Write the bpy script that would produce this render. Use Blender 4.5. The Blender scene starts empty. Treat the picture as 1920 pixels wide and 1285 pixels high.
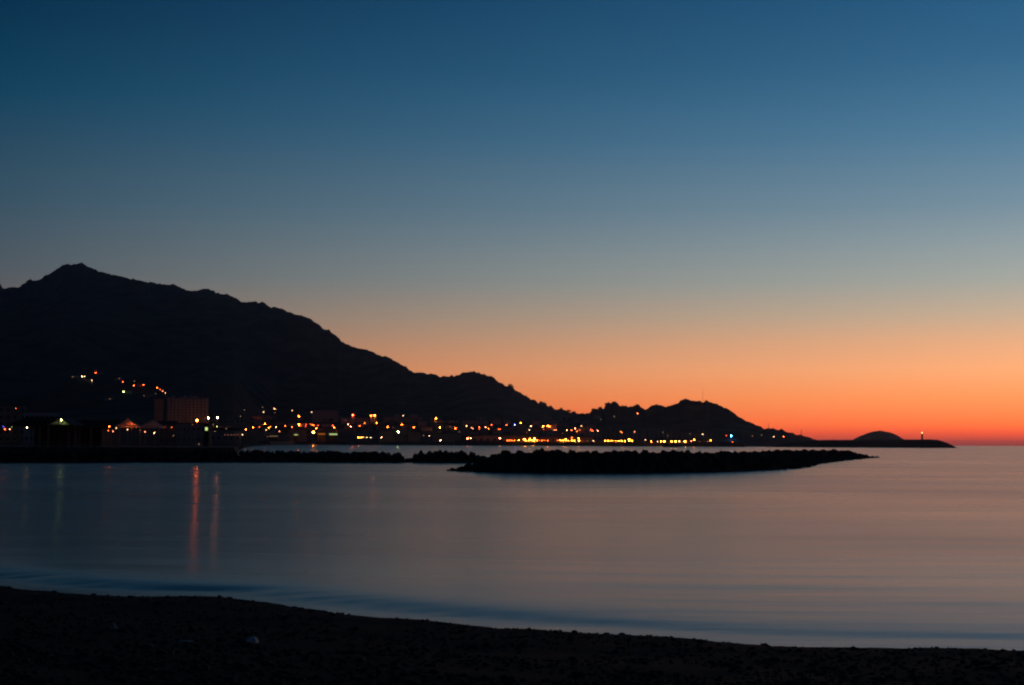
import bpy, bmesh, math, random
import numpy as np
from mathutils import Vector, Matrix, noise
from mathutils.bvhtree import BVHTree

random.seed(7)
RNG = np.random.default_rng(7)
S = bpy.context.scene
COL = S.collection
rad = math.radians

# ------------------------------------------------------------------ camera
CAM_H, FPX, W0, H0 = 4.0, 2800.0, 1920.0, 1285.0
PITCH = math.atan((830.3 - H0 / 2) / FPX)
ROLL = rad(0.262)
RM = Matrix.Rotation(math.pi / 2 + PITCH, 3, 'X') @ Matrix.Rotation(ROLL, 3, 'Z')
cam_d = bpy.data.cameras.new('camera')
cam_d.sensor_width = 36.0
cam_d.lens = FPX / W0 * 36.0
cam_d.clip_start, cam_d.clip_end = 0.1, 120000
cam = bpy.data.objects.new('camera', cam_d)
COL.objects.link(cam)
cam.matrix_world = Matrix.Translation((0, 0, CAM_H)) @ RM.to_4x4()
S.camera = cam

# ------------------------------------------------------------------ dusk sky (the sun has set beyond the right edge)
def srgb(r, g, b):
    f = lambda c: (c / 255 / 12.92) if c <= 10.3 else ((c / 255 + 0.055) / 1.055) ** 2.4
    return (f(r), f(g), f(b), 1.0)

world = bpy.data.worlds.new('World')
S.world = world
world.use_nodes = True
nt = world.node_tree
nt.nodes.clear()
N, L = nt.nodes.new, nt.links.new
def wm(op, a, b=None, c=None):
    n = N('ShaderNodeMath'); n.operation = op
    for i, v in enumerate((a, b, c)):
        if v is None: continue
        if isinstance(v, (int, float)): n.inputs[i].default_value = v
        else: L(v, n.inputs[i])
    return n.outputs[0]
tc = N('ShaderNodeTexCoord')
sep = N('ShaderNodeSeparateXYZ'); L(tc.outputs['Generated'], sep.inputs[0])
elev = wm('MULTIPLY', wm('ARCSINE', sep.outputs[2]), 180 / math.pi)
SUN_AZ = rad(25)
hx, hy = math.sin(SUN_AZ), math.cos(SUN_AZ)
hlen = wm('MAXIMUM', wm('SQRT', wm('ADD', wm('MULTIPLY', sep.outputs[0], sep.outputs[0]), wm('MULTIPLY', sep.outputs[1], sep.outputs[1]))), 1e-4)
cosd = wm('DIVIDE', wm('ADD', wm('MULTIPLY', sep.outputs[0], hx), wm('MULTIPLY', sep.outputs[1], hy)), hlen)
delta = wm('MULTIPLY', wm('ARCCOSINE', wm('MINIMUM', wm('MAXIMUM', cosd, -0.9999), 0.9999)), 180 / math.pi)
def mapr(v, a, b, smooth=True):
    n = N('ShaderNodeMapRange'); n.interpolation_type = 'SMOOTHSTEP' if smooth else 'LINEAR'
    n.inputs['From Min'].default_value = a; n.inputs['From Max'].default_value = b
    L(v, n.inputs['Value']); return n.outputs[0]
EMAX = 40.0
epos = wm('POWER', wm('MINIMUM', wm('MAXIMUM', wm('DIVIDE', elev, EMAX), 0.0), 1.0), 0.5)   # finer steps near the horizon
def ramp(stops):
    n = N('ShaderNodeValToRGB'); cr = n.color_ramp; cr.interpolation = 'LINEAR'
    gain = lambda e: 1 + .45 * math.exp(-(e / 4.8) ** 1.6)
    stops = [(min(1, max(0, (e / EMAX)) ** 0.5), tuple(x * gain(e) ** .44 for x in c)) for e, c in stops]
    cr.elements[0].position, cr.elements[0].color = stops[0][0], srgb(*stops[0][1])
    cr.elements[1].position, cr.elements[1].color = stops[-1][0], srgb(*stops[-1][1])
    for p, c in stops[1:-1]:
        cr.elements.new(p).color = srgb(*c)
    L(epos, n.inputs[0]); return n.outputs[0]
glow = ramp([(0, (128, 52, 50)), (.12, (150, 58, 54)), (.43, (228, 82, 50)), (.74, (255, 112, 54)), (1.76, (258, 150, 84)), (2.8, (255, 173, 115)),
             (3.8, (238, 177, 131)), (4.8, (207, 180, 150)), (6.1, (172, 177, 167)), (7.45, (149, 166, 170)), (8.85, (122, 151, 167)),
             (11.5, (81, 129, 160)), (14.1, (53, 107, 144)), (16.6, (37, 92, 132)), (26, (18, 55, 88)), (40, (8, 30, 54))])
edge = ramp([(0, (124, 62, 44)), (1, (162, 76, 48)), (2.5, (154, 95, 68)), (4, (113, 95, 86)), (6.3, (77, 89, 97)), (8.7, (54, 83, 100)), (12.7, (10, 65, 93)), (16.6, (0, 43, 72)),
             (26, (0, 24, 46)), (40, (0, 14, 30))])
dark = ramp([(0, (22, 27, 40)), (8, (10, 28, 46)), (17, (0, 20, 42)), (40, (0, 10, 26))])
def mixc(f, a, b):
    n = N('ShaderNodeMix'); n.data_type = 'RGBA'
    L(f, n.inputs['Factor']); L(a, n.inputs[6]); L(b, n.inputs[7]); return n.outputs[2]
c1 = mixc(mapr(delta, 5, 45, False), glow, edge)
c2 = mixc(mapr(delta, 42, 130), c1, dark)
bg = N('ShaderNodeBackground'); bg.inputs['Strength'].default_value = 1.0
L(c2, bg.inputs[0])
wo = N('ShaderNodeOutputWorld'); L(bg.outputs[0], wo.inputs[0])

S.view_settings.view_transform = 'Standard'
S.view_settings.look = 'None'
S.view_settings.exposure = 0.0
S.view_settings.gamma = 1.0
S.view_settings.use_curve_mapping = False
S.render.engine = 'CYCLES'
S.cycles.use_denoising = True
S.cycles.sample_clamp_indirect = 4.0
S.cycles.max_bounces = 4
S.cycles.volume_bounces = 0
S.cycles.filter_width = 2.15

# ------------------------------------------------------------------ pixel helpers: a ray of the photograph, met with real ground at a real distance
def ray(px, py):
    return RM @ Vector(((px - W0 / 2) / FPX, -(py - H0 / 2) / FPX, -1.0))
def at(px, py, Y):
    d = ray(px, py); k = Y / d.y
    return Vector((d.x * k, Y, CAM_H + d.z * k))
def on_z(px, py, z=0.0):
    d = ray(px, py); k = (z - CAM_H) / d.z
    return Vector((d.x * k, d.y * k, z))
def ue(px, py):
    d = ray(px, py); return d.x / d.y, d.z / d.y
U = lambda px: ue(px, 831)[0]

# ------------------------------------------------------------------ materials
def mat(name, col, rough=0.85, noise_scale=None, amt=0.4, bump=0.0, spec=0.3, metal=0.0):
    m = bpy.data.materials.new(name); m.use_nodes = True
    t = m.node_tree; b = t.nodes['Principled BSDF']
    b.inputs['Roughness'].default_value = rough
    b.inputs['Specular IOR Level'].default_value = spec
    b.inputs['Metallic'].default_value = metal
    b.inputs['Base Color'].default_value = (*col, 1)
    if noise_scale:
        c = t.nodes.new('ShaderNodeTexCoord'); n = t.nodes.new('ShaderNodeTexNoise')
        n.inputs['Scale'].default_value = noise_scale; n.inputs['Detail'].default_value = 6
        t.links.new(c.outputs['Object'], n.inputs['Vector'])
        r = t.nodes.new('ShaderNodeValToRGB')
        r.color_ramp.elements[0].position, r.color_ramp.elements[1].position = 0.3, 0.72
        r.color_ramp.elements[0].color = (*[x * (1 - amt) for x in col], 1)
        r.color_ramp.elements[1].color = (*[min(1, x * (1 + amt)) for x in col], 1)
        t.links.new(n.outputs[0], r.inputs[0]); t.links.new(r.outputs[0], b.inputs['Base Color'])
        if bump:
            bp = t.nodes.new('ShaderNodeBump'); bp.inputs['Strength'].default_value = bump
            t.links.new(n.outputs[0], bp.inputs['Height']); t.links.new(bp.outputs[0], b.inputs['Normal'])
    return m
def emit(name, col, strength):
    m = bpy.data.materials.new(name); m.use_nodes = True
    t = m.node_tree; t.nodes.clear()
    e = t.nodes.new('ShaderNodeEmission'); e.inputs[0].default_value = (*col, 1); e.inputs[1].default_value = strength
    o = t.nodes.new('ShaderNodeOutputMaterial'); t.links.new(e.outputs[0], o.inputs[0])
    return m
M = dict(
    hill=mat('hill_scrub', (.026, .029, .028), 1, 0.018, .95, 1.0, spec=.05),
    town_ground=mat('town_ground', (.05, .047, .043), 1, .05, .4, spec=.1),
    rock=mat('breakwater_rock', (.075, .058, .054), .9, .6, .5, .4, spec=.15),
    core=mat('breakwater_core', (.03, .028, .028), 1, .8, .4, .4, spec=.1),
    sand=mat('beach_gravel', (.016, .0125, .015), .95, 9.0, .55, 1.0, spec=.1),
    pebble=mat('pebble_grey', (.075, .060, .060), .85, 11.0, .9, spec=.2),
    quay=mat('quay_concrete', (.10, .095, .09), .9, .3, .3, spec=.2),
    plaster=mat('plaster_cream', (.52, .46, .40), .9, .5, .2),
    plaster2=mat('plaster_ochre', (.42, .30, .22), .9, .5, .2),
    plaster3=mat('plaster_grey', (.42, .40, .38), .9, .5, .2),
    tile=mat('roof_tile', (.16, .07, .045), .9, 1.2, .35),
    flat=mat('roof_gravel', (.10, .095, .09), .95, 1.5, .3),
    glass=mat('window_glass', (.02, .025, .03), .15, spec=.5),
    concrete=mat('block_concrete', (.48, .43, .39), .9, .4, .2),
    wood=mat('painted_timber', (.045, .034, .026), .8, 2.0, .4),
    darkroof=mat('dark_shingle', (.030, .026, .026), .9, 2.0, .3, spec=.1),
    canvas=mat('tent_canvas', (.62, .58, .52), .8, .8, .08),
    metal=mat('galvanised_metal', (.18, .18, .18), .55, metal=.6),
    hull=mat('boat_hull_white', (.55, .55, .54), .35),
    hull2=mat('boat_hull_navy', (.03, .05, .10), .35),
    alloy=mat('mast_alloy', (.35, .35, .36), .45, metal=.7),
    leaf=mat('foliage_dark', (.040, .058, .026), .9, .8, .4, spec=.1),
    bark=mat('bark', (.06, .045, .035), .95, 3, .3),
    plastic=mat('white_plastic', (.85, .85, .82), .5, 8, .1),
    card=mat('waste_paper', (.45, .44, .42), .9, 10, .2),
    drift=mat('driftwood', (.20, .15, .11), .9, 8, .3),
    post=mat('painted_post', (.20, .19, .17), .8, 2.0, .2),
    white=mat('white_render', (.55, .54, .52), .8, .6, .1),
)
def canvas_glow(m):     # thin cloth lets lamp light through
    t = m.node_tree; out = [n for n in t.nodes if n.type == 'OUTPUT_MATERIAL'][0]; b = t.nodes['Principled BSDF']
    tr = t.nodes.new('ShaderNodeBsdfTranslucent'); tr.inputs[0].default_value = (.62, .58, .52, 1)
    mx = t.nodes.new('ShaderNodeMixShader'); mx.inputs[0].default_value = .4
    t.links.new(b.outputs[0], mx.inputs[1]); t.links.new(tr.outputs[0], mx.inputs[2]); t.links.new(mx.outputs[0], out.inputs[0])
canvas_glow(M['canvas'])
LC = dict(o=(1.0, .13, .013), r=(1.0, .075, .024), w=(1.0, .58, .28), p=(1.0, .30, .14), g=(.80, 1.0, .34), y=(1.0, .26, .022), b=(.07, .09, 1.0), c=(.04, .28, 1.0))
TIER = {0: (.34, 1.6), 1: (.42, 14), 2: (.36, 60), 3: (.43, 130), 4: (.56, 220), 6: (.56, 520), 5: (1.10, 190)}
LM = {}
def lamp_mat(c, t):
    if (c, t) not in LM: LM[c, t] = emit('lamp_glow_%s_%d' % (c, t), LC[c], TIER[t][1])
    return LM[c, t]

# ------------------------------------------------------------------ mesh helpers
class MB:
    def __init__(s): s.v, s.f = [], []
    def add(s, vs, fs):
        k = len(s.v); s.v += [tuple(v) for v in vs]; s.f += [tuple(i + k for i in f) for f in fs]; return s
    def box(s, a, b):
        (x0, y0, z0), (x1, y1, z1) = a, b
        return s.add([(x0,y0,z0),(x1,y0,z0),(x1,y1,z0),(x0,y1,z0),(x0,y0,z1),(x1,y0,z1),(x1,y1,z1),(x0,y1,z1)],
                     [(0,3,2,1),(4,5,6,7),(0,1,5,4),(1,2,6,5),(2,3,7,6),(3,0,4,7)])
    def tube(s, a, b, r0, r1=None, n=8):
        a, b = Vector(a), Vector(b); r1 = r0 if r1 is None else r1
        z = (b - a).normalized(); x = z.orthogonal().normalized(); y = z.cross(x)
        vs = []
        for p, r in ((a, r0), (b, r1)):
            for i in range(n):
                t = 2 * math.pi * i / n; vs.append(p + (x * math.cos(t) + y * math.sin(t)) * r)
        fs = [(i, (i + 1) % n, n + (i + 1) % n, n + i) for i in range(n)] + [tuple(range(n))[::-1], tuple(range(n, 2 * n))]
        return s.add(vs, fs)
    def lathe(s, prof, n=12, c=(0, 0, 0)):
        vs = [(c[0] + r * math.cos(2*math.pi*i/n), c[1] + r * math.sin(2*math.pi*i/n), c[2] + z) for r, z in prof for i in range(n)]
        fs = [(j*n+i, j*n+(i+1)%n, (j+1)*n+(i+1)%n, (j+1)*n+i) for j in range(len(prof)-1) for i in range(n)]
        return s.add(vs, fs + [tuple(range(n))[::-1], tuple(range((len(prof)-1)*n, len(prof)*n))])
    def mesh(s, name, m):
        me = bpy.data.meshes.new(name); me.from_pydata(s.v, [], s.f); me.update()
        if m: me.materials.append(m)
        return me
    def build(s, name, m, parent=None, loc=(0, 0, 0), smooth=False):
        me = s.mesh(name, m)
        if smooth: me.polygons.foreach_set('use_smooth', [True] * len(me.polygons))
        return link(name, me, parent, loc)
def link(name, me, parent=None, loc=(0, 0, 0), rz=0, scale=None):
    o = bpy.data.objects.new(name, me); COL.objects.link(o); o.location = loc; o.rotation_euler.z = rz
    if scale is not None: o.scale = scale
    if parent: o.parent = parent
    return o
def tag(o, label=None, cat=None, group=None, kind=None):
    for k, v in (('label', label), ('category', cat), ('group', group), ('kind', kind)):
        if v: o[k] = v
    return o
def thing(name, loc, label, cat, group=None, rz=0):
    return tag(link(name, None, None, loc, rz), label, cat, group)
def fb(p, oct=4):
    return noise.fractal(Vector(p), 1.0, 2.0, oct)
def smooth(t):
    t = np.clip(t, 0, 1); return t * t * (3 - 2 * t)

ORD = 'first second third fourth fifth sixth seventh eighth ninth tenth eleventh twelfth thirteenth fourteenth fifteenth sixteenth seventeenth eighteenth nineteenth twentieth'.split()
TENS = {2: 'twenty', 3: 'thirty', 4: 'forty', 5: 'fifty', 6: 'sixty'}
def ordinal(n):
    if n <= 20: return ORD[n - 1]
    t, o = divmod(n, 10)
    return {2: 'twentieth', 3: 'thirtieth', 4: 'fortieth', 5: 'fiftieth', 6: 'sixtieth'}[t] if o == 0 else TENS[t] + '-' + ORD[o - 1]
# ------------------------------------------------------------------ sea
SH = [(-500, 1040), (-200, 1075), (0, 1098), (60, 1108), (150, 1113), (200, 1118), (300, 1121), (425, 1121), (480, 1128), (560, 1140), (640, 1150), (760, 1163), (900, 1176),
      (1000, 1182), (1130, 1190), (1280, 1201), (1420, 1211), (1560, 1216), (1640, 1217), (1780, 1218), (1860, 1223), (1920, 1222), (2200, 1228), (2700, 1240)]
SP = [on_z(*p) for p in SH]
SX = np.array([-400] + [p.x for p in SP] + [400]); SY = np.array([SP[0].y + 160] + [p.y for p in SP] + [SP[-1].y - 9])
def shore(x): return np.interp(x, SX, SY)

def grid_mesh(name, X, Y, Z, m, smooth_=True, kind='structure'):
    ny, nx = X.shape
    me = bpy.data.meshes.new(name)
    v = np.stack([X, Y, Z], -1).reshape(-1, 3)
    i = np.arange(ny * nx).reshape(ny, nx)
    q = np.stack([i[:-1, :-1], i[:-1, 1:], i[1:, 1:], i[1:, :-1]], -1).reshape(-1, 4)
    me.from_pydata(v.tolist(), [], q.tolist()); me.update()
    if smooth_: me.polygons.foreach_set('use_smooth', [True] * len(me.polygons))
    me.materials.append(m)
    return tag(link(name, me), kind=kind)

def sea_material():
    m = bpy.data.materials.new('sea_water'); m.use_nodes = True
    t = m.node_tree; b = t.nodes['Principled BSDF']
    b.inputs['Base Color'].default_value = (.010, .016, .022, 1)
    b.inputs['IOR'].default_value = 1.9
    b.inputs['Specular IOR Level'].default_value = .5
    c = t.nodes.new('ShaderNodeTexCoord')
    def nz(sx, sy, scale, detail):
        mp = t.nodes.new('ShaderNodeMapping'); mp.inputs['Scale'].default_value = (sx, sy, 1)
        t.links.new(c.outputs['Object'], mp.inputs[0])
        n = t.nodes.new('ShaderNodeTexNoise'); n.inputs['Scale'].default_value = scale; n.inputs['Detail'].default_value = detail
        t.links.new(mp.outputs[0], n.inputs['Vector']); return n.outputs[0]
    big, mid, small = nz(.010, .05, 1, 3), nz(.05, .30, 1, 4), nz(.35, 2.2, 1, 3)
    patch = nz(.016, .045, 1, 5)
    r = t.nodes.new('ShaderNodeMapRange'); r.inputs['From Min'].default_value = .3; r.inputs['From Max'].default_value = .7
    r.inputs['To Min'].default_value = .17; r.inputs['To Max'].default_value = .205
    t.links.new(big, r.inputs[0]); t.links.new(r.outputs[0], b.inputs['Roughness'])
    prev = None
    for h, d, s in ((big, .4, .10), (mid, .10, .22), (small, .02, .26)):
        bp = t.nodes.new('ShaderNodeBump'); bp.inputs['Distance'].default_value = d; bp.inputs['Strength'].default_value = s
        t.links.new(h, bp.inputs['Height'])
        if prev: t.links.new(prev, bp.inputs['Normal'])
        prev = bp.outputs[0]
    t.links.new(prev, b.inputs['Normal'])
    b2 = t.nodes.new('ShaderNodeBsdfPrincipled')      # steeper ripples averaged by the long exposure
    b2.inputs['Base Color'].default_value = (.010, .016, .022, 1); b2.inputs['IOR'].default_value = 2.8; b2.inputs['Roughness'].default_value = .40
    t.links.new(prev, b2.inputs['Normal'])
    f = t.nodes.new('ShaderNodeMapRange'); f.inputs['From Min'].default_value = .32; f.inputs['From Max'].default_value = .68
    f.inputs['To Min'].default_value = .22; f.inputs['To Max'].default_value = .46
    t.links.new(patch, f.inputs[0])
    mx = t.nodes.new('ShaderNodeMixShader'); out = [n for n in t.nodes if n.type == 'OUTPUT_MATERIAL'][0]
    t.links.new(f.outputs[0], mx.inputs[0]); t.links.new(b.outputs[0], mx.inputs[1]); t.links.new(b2.outputs[0], mx.inputs[2]); t.links.new(mx.outputs[0], out.inputs[0])
    return m
FAR = 6200.0
ys = np.concatenate([np.arange(12, 70, .35), np.geomspace(70, FAR, 60)])
xs = np.concatenate([-np.geomspace(80, FAR, 30)[::-1], np.arange(-79, 80, 1.0), np.geomspace(80, FAR, 30)])
X, Y = np.meshgrid(xs, ys)
s_off = Y - shore(X)
nzv = np.array([[noise.noise((x * .06, 3.1, 0)) + .15 * noise.noise((x * .21, 7.7, 0)) for x in xs]])
c0 = 1.6 + .9 * nzv
# last small wave before the beach: steep towards the shore at its foot, flattening out seaward
sd = np.clip(s_off - c0, 0, None)
wash = np.clip(1.0 - (X + 6) / 16, .26, 1.25)
wave = (.14 + .06 * nzv) * wash * (1 - np.exp(-sd / 1.0)) * smooth(sd / .7) * (1 - smooth((sd - 4) / 34)) * (np.abs(X) < 79)
Z = wave.copy()
for j in range(len(ys)):
    if ys[j] > 69: break
    for i in range(len(xs)):
        if abs(xs[i]) < 79 and s_off[j, i] > 0:
            x, y = xs[i], ys[j]
            Z[j, i] += (.012 * noise.noise((x * .10, y * .42, 1.7)) + .004 * noise.noise((x * .3 + y * .1, y * 1.1, 5.2))) * min(1, s_off[j, i] / 3) * min(1, (69 - y) / 15)
sea = grid_mesh('sea', X, Y, Z, sea_material())

# ------------------------------------------------------------------ beach
xs = np.concatenate([np.linspace(-300, -34, 40), np.arange(-33.8, 34, .22), np.linspace(34.3, 300, 40)]); ys = np.concatenate([np.linspace(-40, 6, 24), np.arange(6.2, 62, .2), np.linspace(62.5, 240, 40)])
X, Y = np.meshgrid(xs, ys)
def beach_z(X, Y):
    q = Y / shore(X); s = shore(X) - Y
    z = 2.4 * np.sign(1 - q) * np.abs(1 - np.clip(q, 0, 2)) ** 1.08
    return np.where(q < 0, 2.4, z) + .10 * smooth(s / 1.5) * (1 - smooth((s - 2) / 6))
Z = beach_z(X, Y)
near = (np.abs(X) < 34) & (Y > 5) & (Y < 62)
for j, i in zip(*np.nonzero(near)):
    x, y = X[j, i], Y[j, i]
    s_ = shore(x) - y
    if s_ > -1:
        Z[j, i] += (.020 * noise.noise((x * 1.6, y * 1.6, 0)) + .06 * noise.noise((x * .45, y * .45, 4)) + .012 * noise.noise((x * 5, y * 5, 9))) * min(1, (s_ + 1) / 2)
beach = grid_mesh('beach', X, Y, Z, M['sand'])
beach_bvh = BVHTree.FromPolygons([v.co[:] for v in beach.data.vertices], [p.vertices[:] for p in beach.data.polygons])
def beach_hit(px, py):
    h = beach_bvh.ray_cast(Vector((0, 0, CAM_H)), ray(px, py).normalized())
    return h[0]
# gravel lying on the beach: one mass of small stones
ico = bmesh.new(); bmesh.ops.create_icosphere(ico, subdivisions=1, radius=1)
iv = np.array([v.co[:] for v in ico.verts]); ifc = np.array([[v.index for v in f.verts] for f in ico.faces]); ico.free()
n_p = 30000
py_ = 1 / RNG.uniform(1 / 46, 1 / 8.5, n_p * 2); px_ = RNG.uniform(-.40, .40, n_p * 2) * py_
ok = (shore(px_) - py_) > .25
px_, py_ = px_[ok][:n_p], py_[ok][:n_p]
keep = [noise.noise((a * .5, b * .5, 2)) > -.25 + random.random() * .3 - .2 for a, b in zip(px_, py_)]
px_, py_ = px_[keep], py_[keep]; n_p = len(px_)
sz = RNG.lognormal(math.log(.026), .45, n_p)
pz_ = beach_z(px_, py_)
pz_ = np.array([(beach_bvh.ray_cast(Vector((a, b, 9)), Vector((0, 0, -1)))[0] or Vector((0, 0, 0))).z for a, b in zip(px_, py_)])
sc = np.stack([sz * RNG.uniform(.8, 1.5, n_p), sz * RNG.uniform(.8, 1.3, n_p), sz * RNG.uniform(.45, .8, n_p)], -1)
ang = RNG.uniform(0, 6.28, n_p); ca, sa = np.cos(ang)[:, None], np.sin(ang)[:, None]
lv = iv[None] * sc[:, None, :] * RNG.uniform(.8, 1.15, (n_p, len(iv), 1))
vx = lv[..., 0] * ca - lv[..., 1] * sa + px_[:, None]; vy = lv[..., 0] * sa + lv[..., 1] * ca + py_[:, None]; vz = lv[..., 2] + pz_[:, None] + sz[:, None] * .2
V = np.stack([vx, vy, vz], -1).reshape(-1, 3); F = (ifc[None] + (np.arange(n_p) * len(iv))[:, None, None]).reshape(-1, 3)
me = bpy.data.meshes.new('beach_pebbles')
me.vertices.add(len(V)); me.vertices.foreach_set('co', V.astype(np.float32).ravel())
me.loops.add(F.size); me.loops.foreach_set('vertex_index', F.astype(np.int32).ravel())
me.polygons.add(len(F)); me.polygons.foreach_set('loop_start', np.arange(0, F.size, 3, dtype=np.int32)); me.polygons.foreach_set('loop_total', np.full(len(F), 3, dtype=np.int32))
me.update(calc_edges=True); me.validate(); me.materials.append(M['pebble'])
tag(link('beach_pebbles', me), 'dark grey pebbles scattered over the foreground beach', 'pebbles', kind='stuff')

# ------------------------------------------------------------------ hills
def table(pts):
    a = sorted(ue(*p) for p in pts); return np.array([p[0] for p in a]), np.array([p[1] for p in a])
RIDGE = [(-420, 600), (-250, 566), (-120, 548), (-40, 512), (-10, 522), (0, 531), (5, 541), (10, 541), (20, 538), (28, 540), (38, 537), (48, 529), (57, 524), (62, 527), (72, 526), (80, 522), (82, 518),
 (92, 515), (100, 509), (108, 503), (118, 497), (130, 496), (140, 495), (150, 493), (158, 496), (168, 501), (176, 503), (185, 508), (200, 513), (215, 516), (230, 519),
 (250, 523), (265, 527), (285, 530), (300, 532), (320, 534), (324, 532), (332, 537), (350, 544), (362, 545), (375, 544), (385, 541), (400, 545), (405, 549), (425, 552),
 (438, 556), (447, 563), (455, 568), (470, 565.5), (485, 567), (495, 567), (505, 575), (520, 578), (535, 582), (545, 586), (562, 591), (575, 595), (590, 603), (600, 611),
 (606, 617), (618, 620), (625, 627), (637, 634), (640, 640), (650, 646), (668, 653), (682, 655), (697, 660), (712, 666), (730, 671), (745, 678), (752, 684), (762, 688),
 (768, 695), (777, 698), (790, 697.5), (810, 702), (830, 706), (850, 705), (865, 700), (875, 697.5), (890, 698), (905, 701), (915, 704), (925, 709), (935, 716), (945, 723),
 (958, 725), (965, 732), (975, 737), (985, 743), (995, 748), (1010, 755), (1019, 757), (1030, 763), (1045, 767), (1060, 771), (1075, 774), (1095, 777), (1130, 790), (1180, 806), (1240, 820)]
CAPE = [(1010, 806), (1050, 790), (1075, 781), (1088, 777), (1104, 774), (1110, 770), (1118, 766), (1124, 765), (1132, 767), (1136, 757), (1141, 754), (1145, 757), (1148, 755), (1152, 753), (1158, 756),
 (1162, 761), (1168, 761), (1175, 760), (1178, 764), (1184, 762), (1190, 760), (1198, 760), (1204, 764), (1210, 769), (1216, 765), (1222, 761), (1230, 758.5), (1240, 761),
 (1252, 762), (1262, 759), (1270, 757), (1275, 752), (1283, 748), (1290, 749), (1298, 752), (1310, 752), (1320, 753), (1324, 751), (1330, 754), (1335, 755), (1345, 759),
 (1358, 764), (1370, 769), (1376, 775), (1384, 781), (1395, 787), (1410, 793), (1422, 798), (1432, 804), (1440, 803), (1450, 803), (1460, 806), (1472, 808), (1482, 812),
 (1490, 815), (1502, 815), (1515, 820), (1530, 825), (1545, 830), (1560, 838)]
class Hill:
    """terrain with a shore line, a town slope, a steep upper face and a ridge, each at its own depth"""
    def __init__(s, name, pts, px0, px1, step, shore_tab, ridge_tab, town=45.0, gully=.10, rough=4.0):
        s.tu, s.te = table(pts)
        s.su = np.array([U(p) for p, _ in shore_tab]); s.sd = np.array([d for _, d in shore_tab])
        s.ru = np.array([U(p) for p, _ in ridge_tab]); s.rd = np.array([d for _, d in ridge_tab])
        s.town, s.gully, s.rough, s.seed = town, gully, rough, len(name) * 7.3
        us = np.array([U(p) for p in np.arange(px0, px1 + .1, step)])
        ts = np.concatenate([[-.02], np.linspace(0, 1, 56) ** .9, [1.05, 1.12, 1.22, 1.30]])
        X, Y, Z = (np.zeros((len(ts), len(us))) for _ in range(3))
        for i, u in enumerate(us):
            for j, t in enumerate(ts):
                x, y, z = s.point(u, t); X[j, i], Y[j, i], Z[j, i] = x, y, z
        s.obj = grid_mesh(name, X, Y, Z, M['hill'])
        d = s.obj.data
        s.bvh = BVHTree.FromPolygons([v.co[:] for v in d.vertices], [p.vertices[:] for p in d.polygons])
    def point(s, u, t):
        y0 = np.interp(u, s.su, s.sd); D = np.interp(u, s.ru, s.rd)
        H = max(1.5, CAM_H + np.interp(u, s.tu, s.te) * D)
        Y = y0 + (D - y0) * t; X = u * Y
        base = min(.5 * H, s.town)
        if t < 0: return X, Y, -2.0
        if t <= 1:
            z = 2.3 + (base - 2.3) * float(smooth((t - .04) / .46))
            k = max(0, (t - .36) / .64); z += (H - base) * (.55 * k ** 1.5 + .45 * k ** 3)
            w = math.sin(math.pi * min(1, max(0, (t - .30) / .70))) if t > .3 else 0
            z += H * s.gully * w * (fb((X / 420, Y / 900, s.seed)) + .35 * fb((X / 130, Y / 330, s.seed + 5)))
            if t > .9: z += s.rough * fb((X / 7, 2.0, s.seed), 3) * (t - .9) * 10
            return X, Y, min(z, 4 + (H - 4) * (Y / D) + s.rough) if t > .5 else z
        return X, Y, H * (1 - .6 * float(smooth((t - 1) / .4))) - (6 if t > 1.05 else 0)
massif = Hill('mountain', RIDGE, -420, 1240, 2.5,
              [(-420, 420), (400, 420), (436, 440), (470, 1200), (520, 2060), (1240, 2090)],
              [(-420, 4700), (150, 4500), (450, 4250), (640, 3950), (890, 3400), (1085, 3050), (1240, 2850)], 46)
cape = Hill('headland_hill', CAPE, 1010, 1560, 2.0, [(1010, 2180), (1100, 2120), (1380, 2150), (1560, 2150)], [(1010, 2760), (1300, 2680), (1560, 2400)], 24, .07, 3.0)
def ground(x, y):
    best = 0.0
    for h in (massif, cape):
        r = h.bvh.ray_cast(Vector((x, y, 2000)), Vector((0, 0, -1)))
        if r[0] is not None: best = max(best, r[0].z)
    return best
def terrain_hit(px, py):
    o, d = Vector((0, 0, CAM_H)), ray(px, py).normalized(); best = None
    for h in (massif, cape):
        r = h.bvh.ray_cast(o, d)
        if r[0] is not None and (best is None or r[0].y < best.y): best = r[0]
    return best

def islet(name, pts, D, depth, basey, kindlabel):
    tu, te = table(pts)
    us = np.linspace(tu[0], tu[-1], 140); vs = np.linspace(-1, 1, 23)
    X, Y, Z = (np.zeros((len(vs), len(us))) for _ in range(3))
    for i, u in enumerate(us):
        H = CAM_H + np.interp(u, tu, te) * D
        for j, v in enumerate(vs):
            y = D + v * depth; x = u * D * (1 + .0 * v)
            k = max(0, 1 - abs(v) ** 2.2)
            z = -1.5 + (H + 1.5) * k ** .6 + (.06 * H * fb((x / 22, y / 22, D)) if 0 < k < .98 else .03 * H * fb((x / 14, 0, D)))
            X[j, i], Y[j, i], Z[j, i] = x, y, z
    return grid_mesh(name, X, Y, Z, M['hill'])
islet('low_headland', [(1440, 838), (1480, 829), (1515, 826), (1560, 825), (1605, 825), (1650, 825), (1690, 824.5), (1740, 824), (1755, 825), (1765, 828), (1772, 832), (1778, 837), (1783, 840), (1788, 842.5)], 1880, 45, 841, '')
islet('island_dome', [(1590, 838), (1598, 831), (1605, 825), (1612, 820), (1622, 815), (1632, 811), (1642, 809), (1651, 807.5), (1660, 810), (1668, 812), (1676, 815), (1680, 819), (1690, 825), (1702, 832), (1710, 838)], 4600, 120, 841, '')

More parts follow.
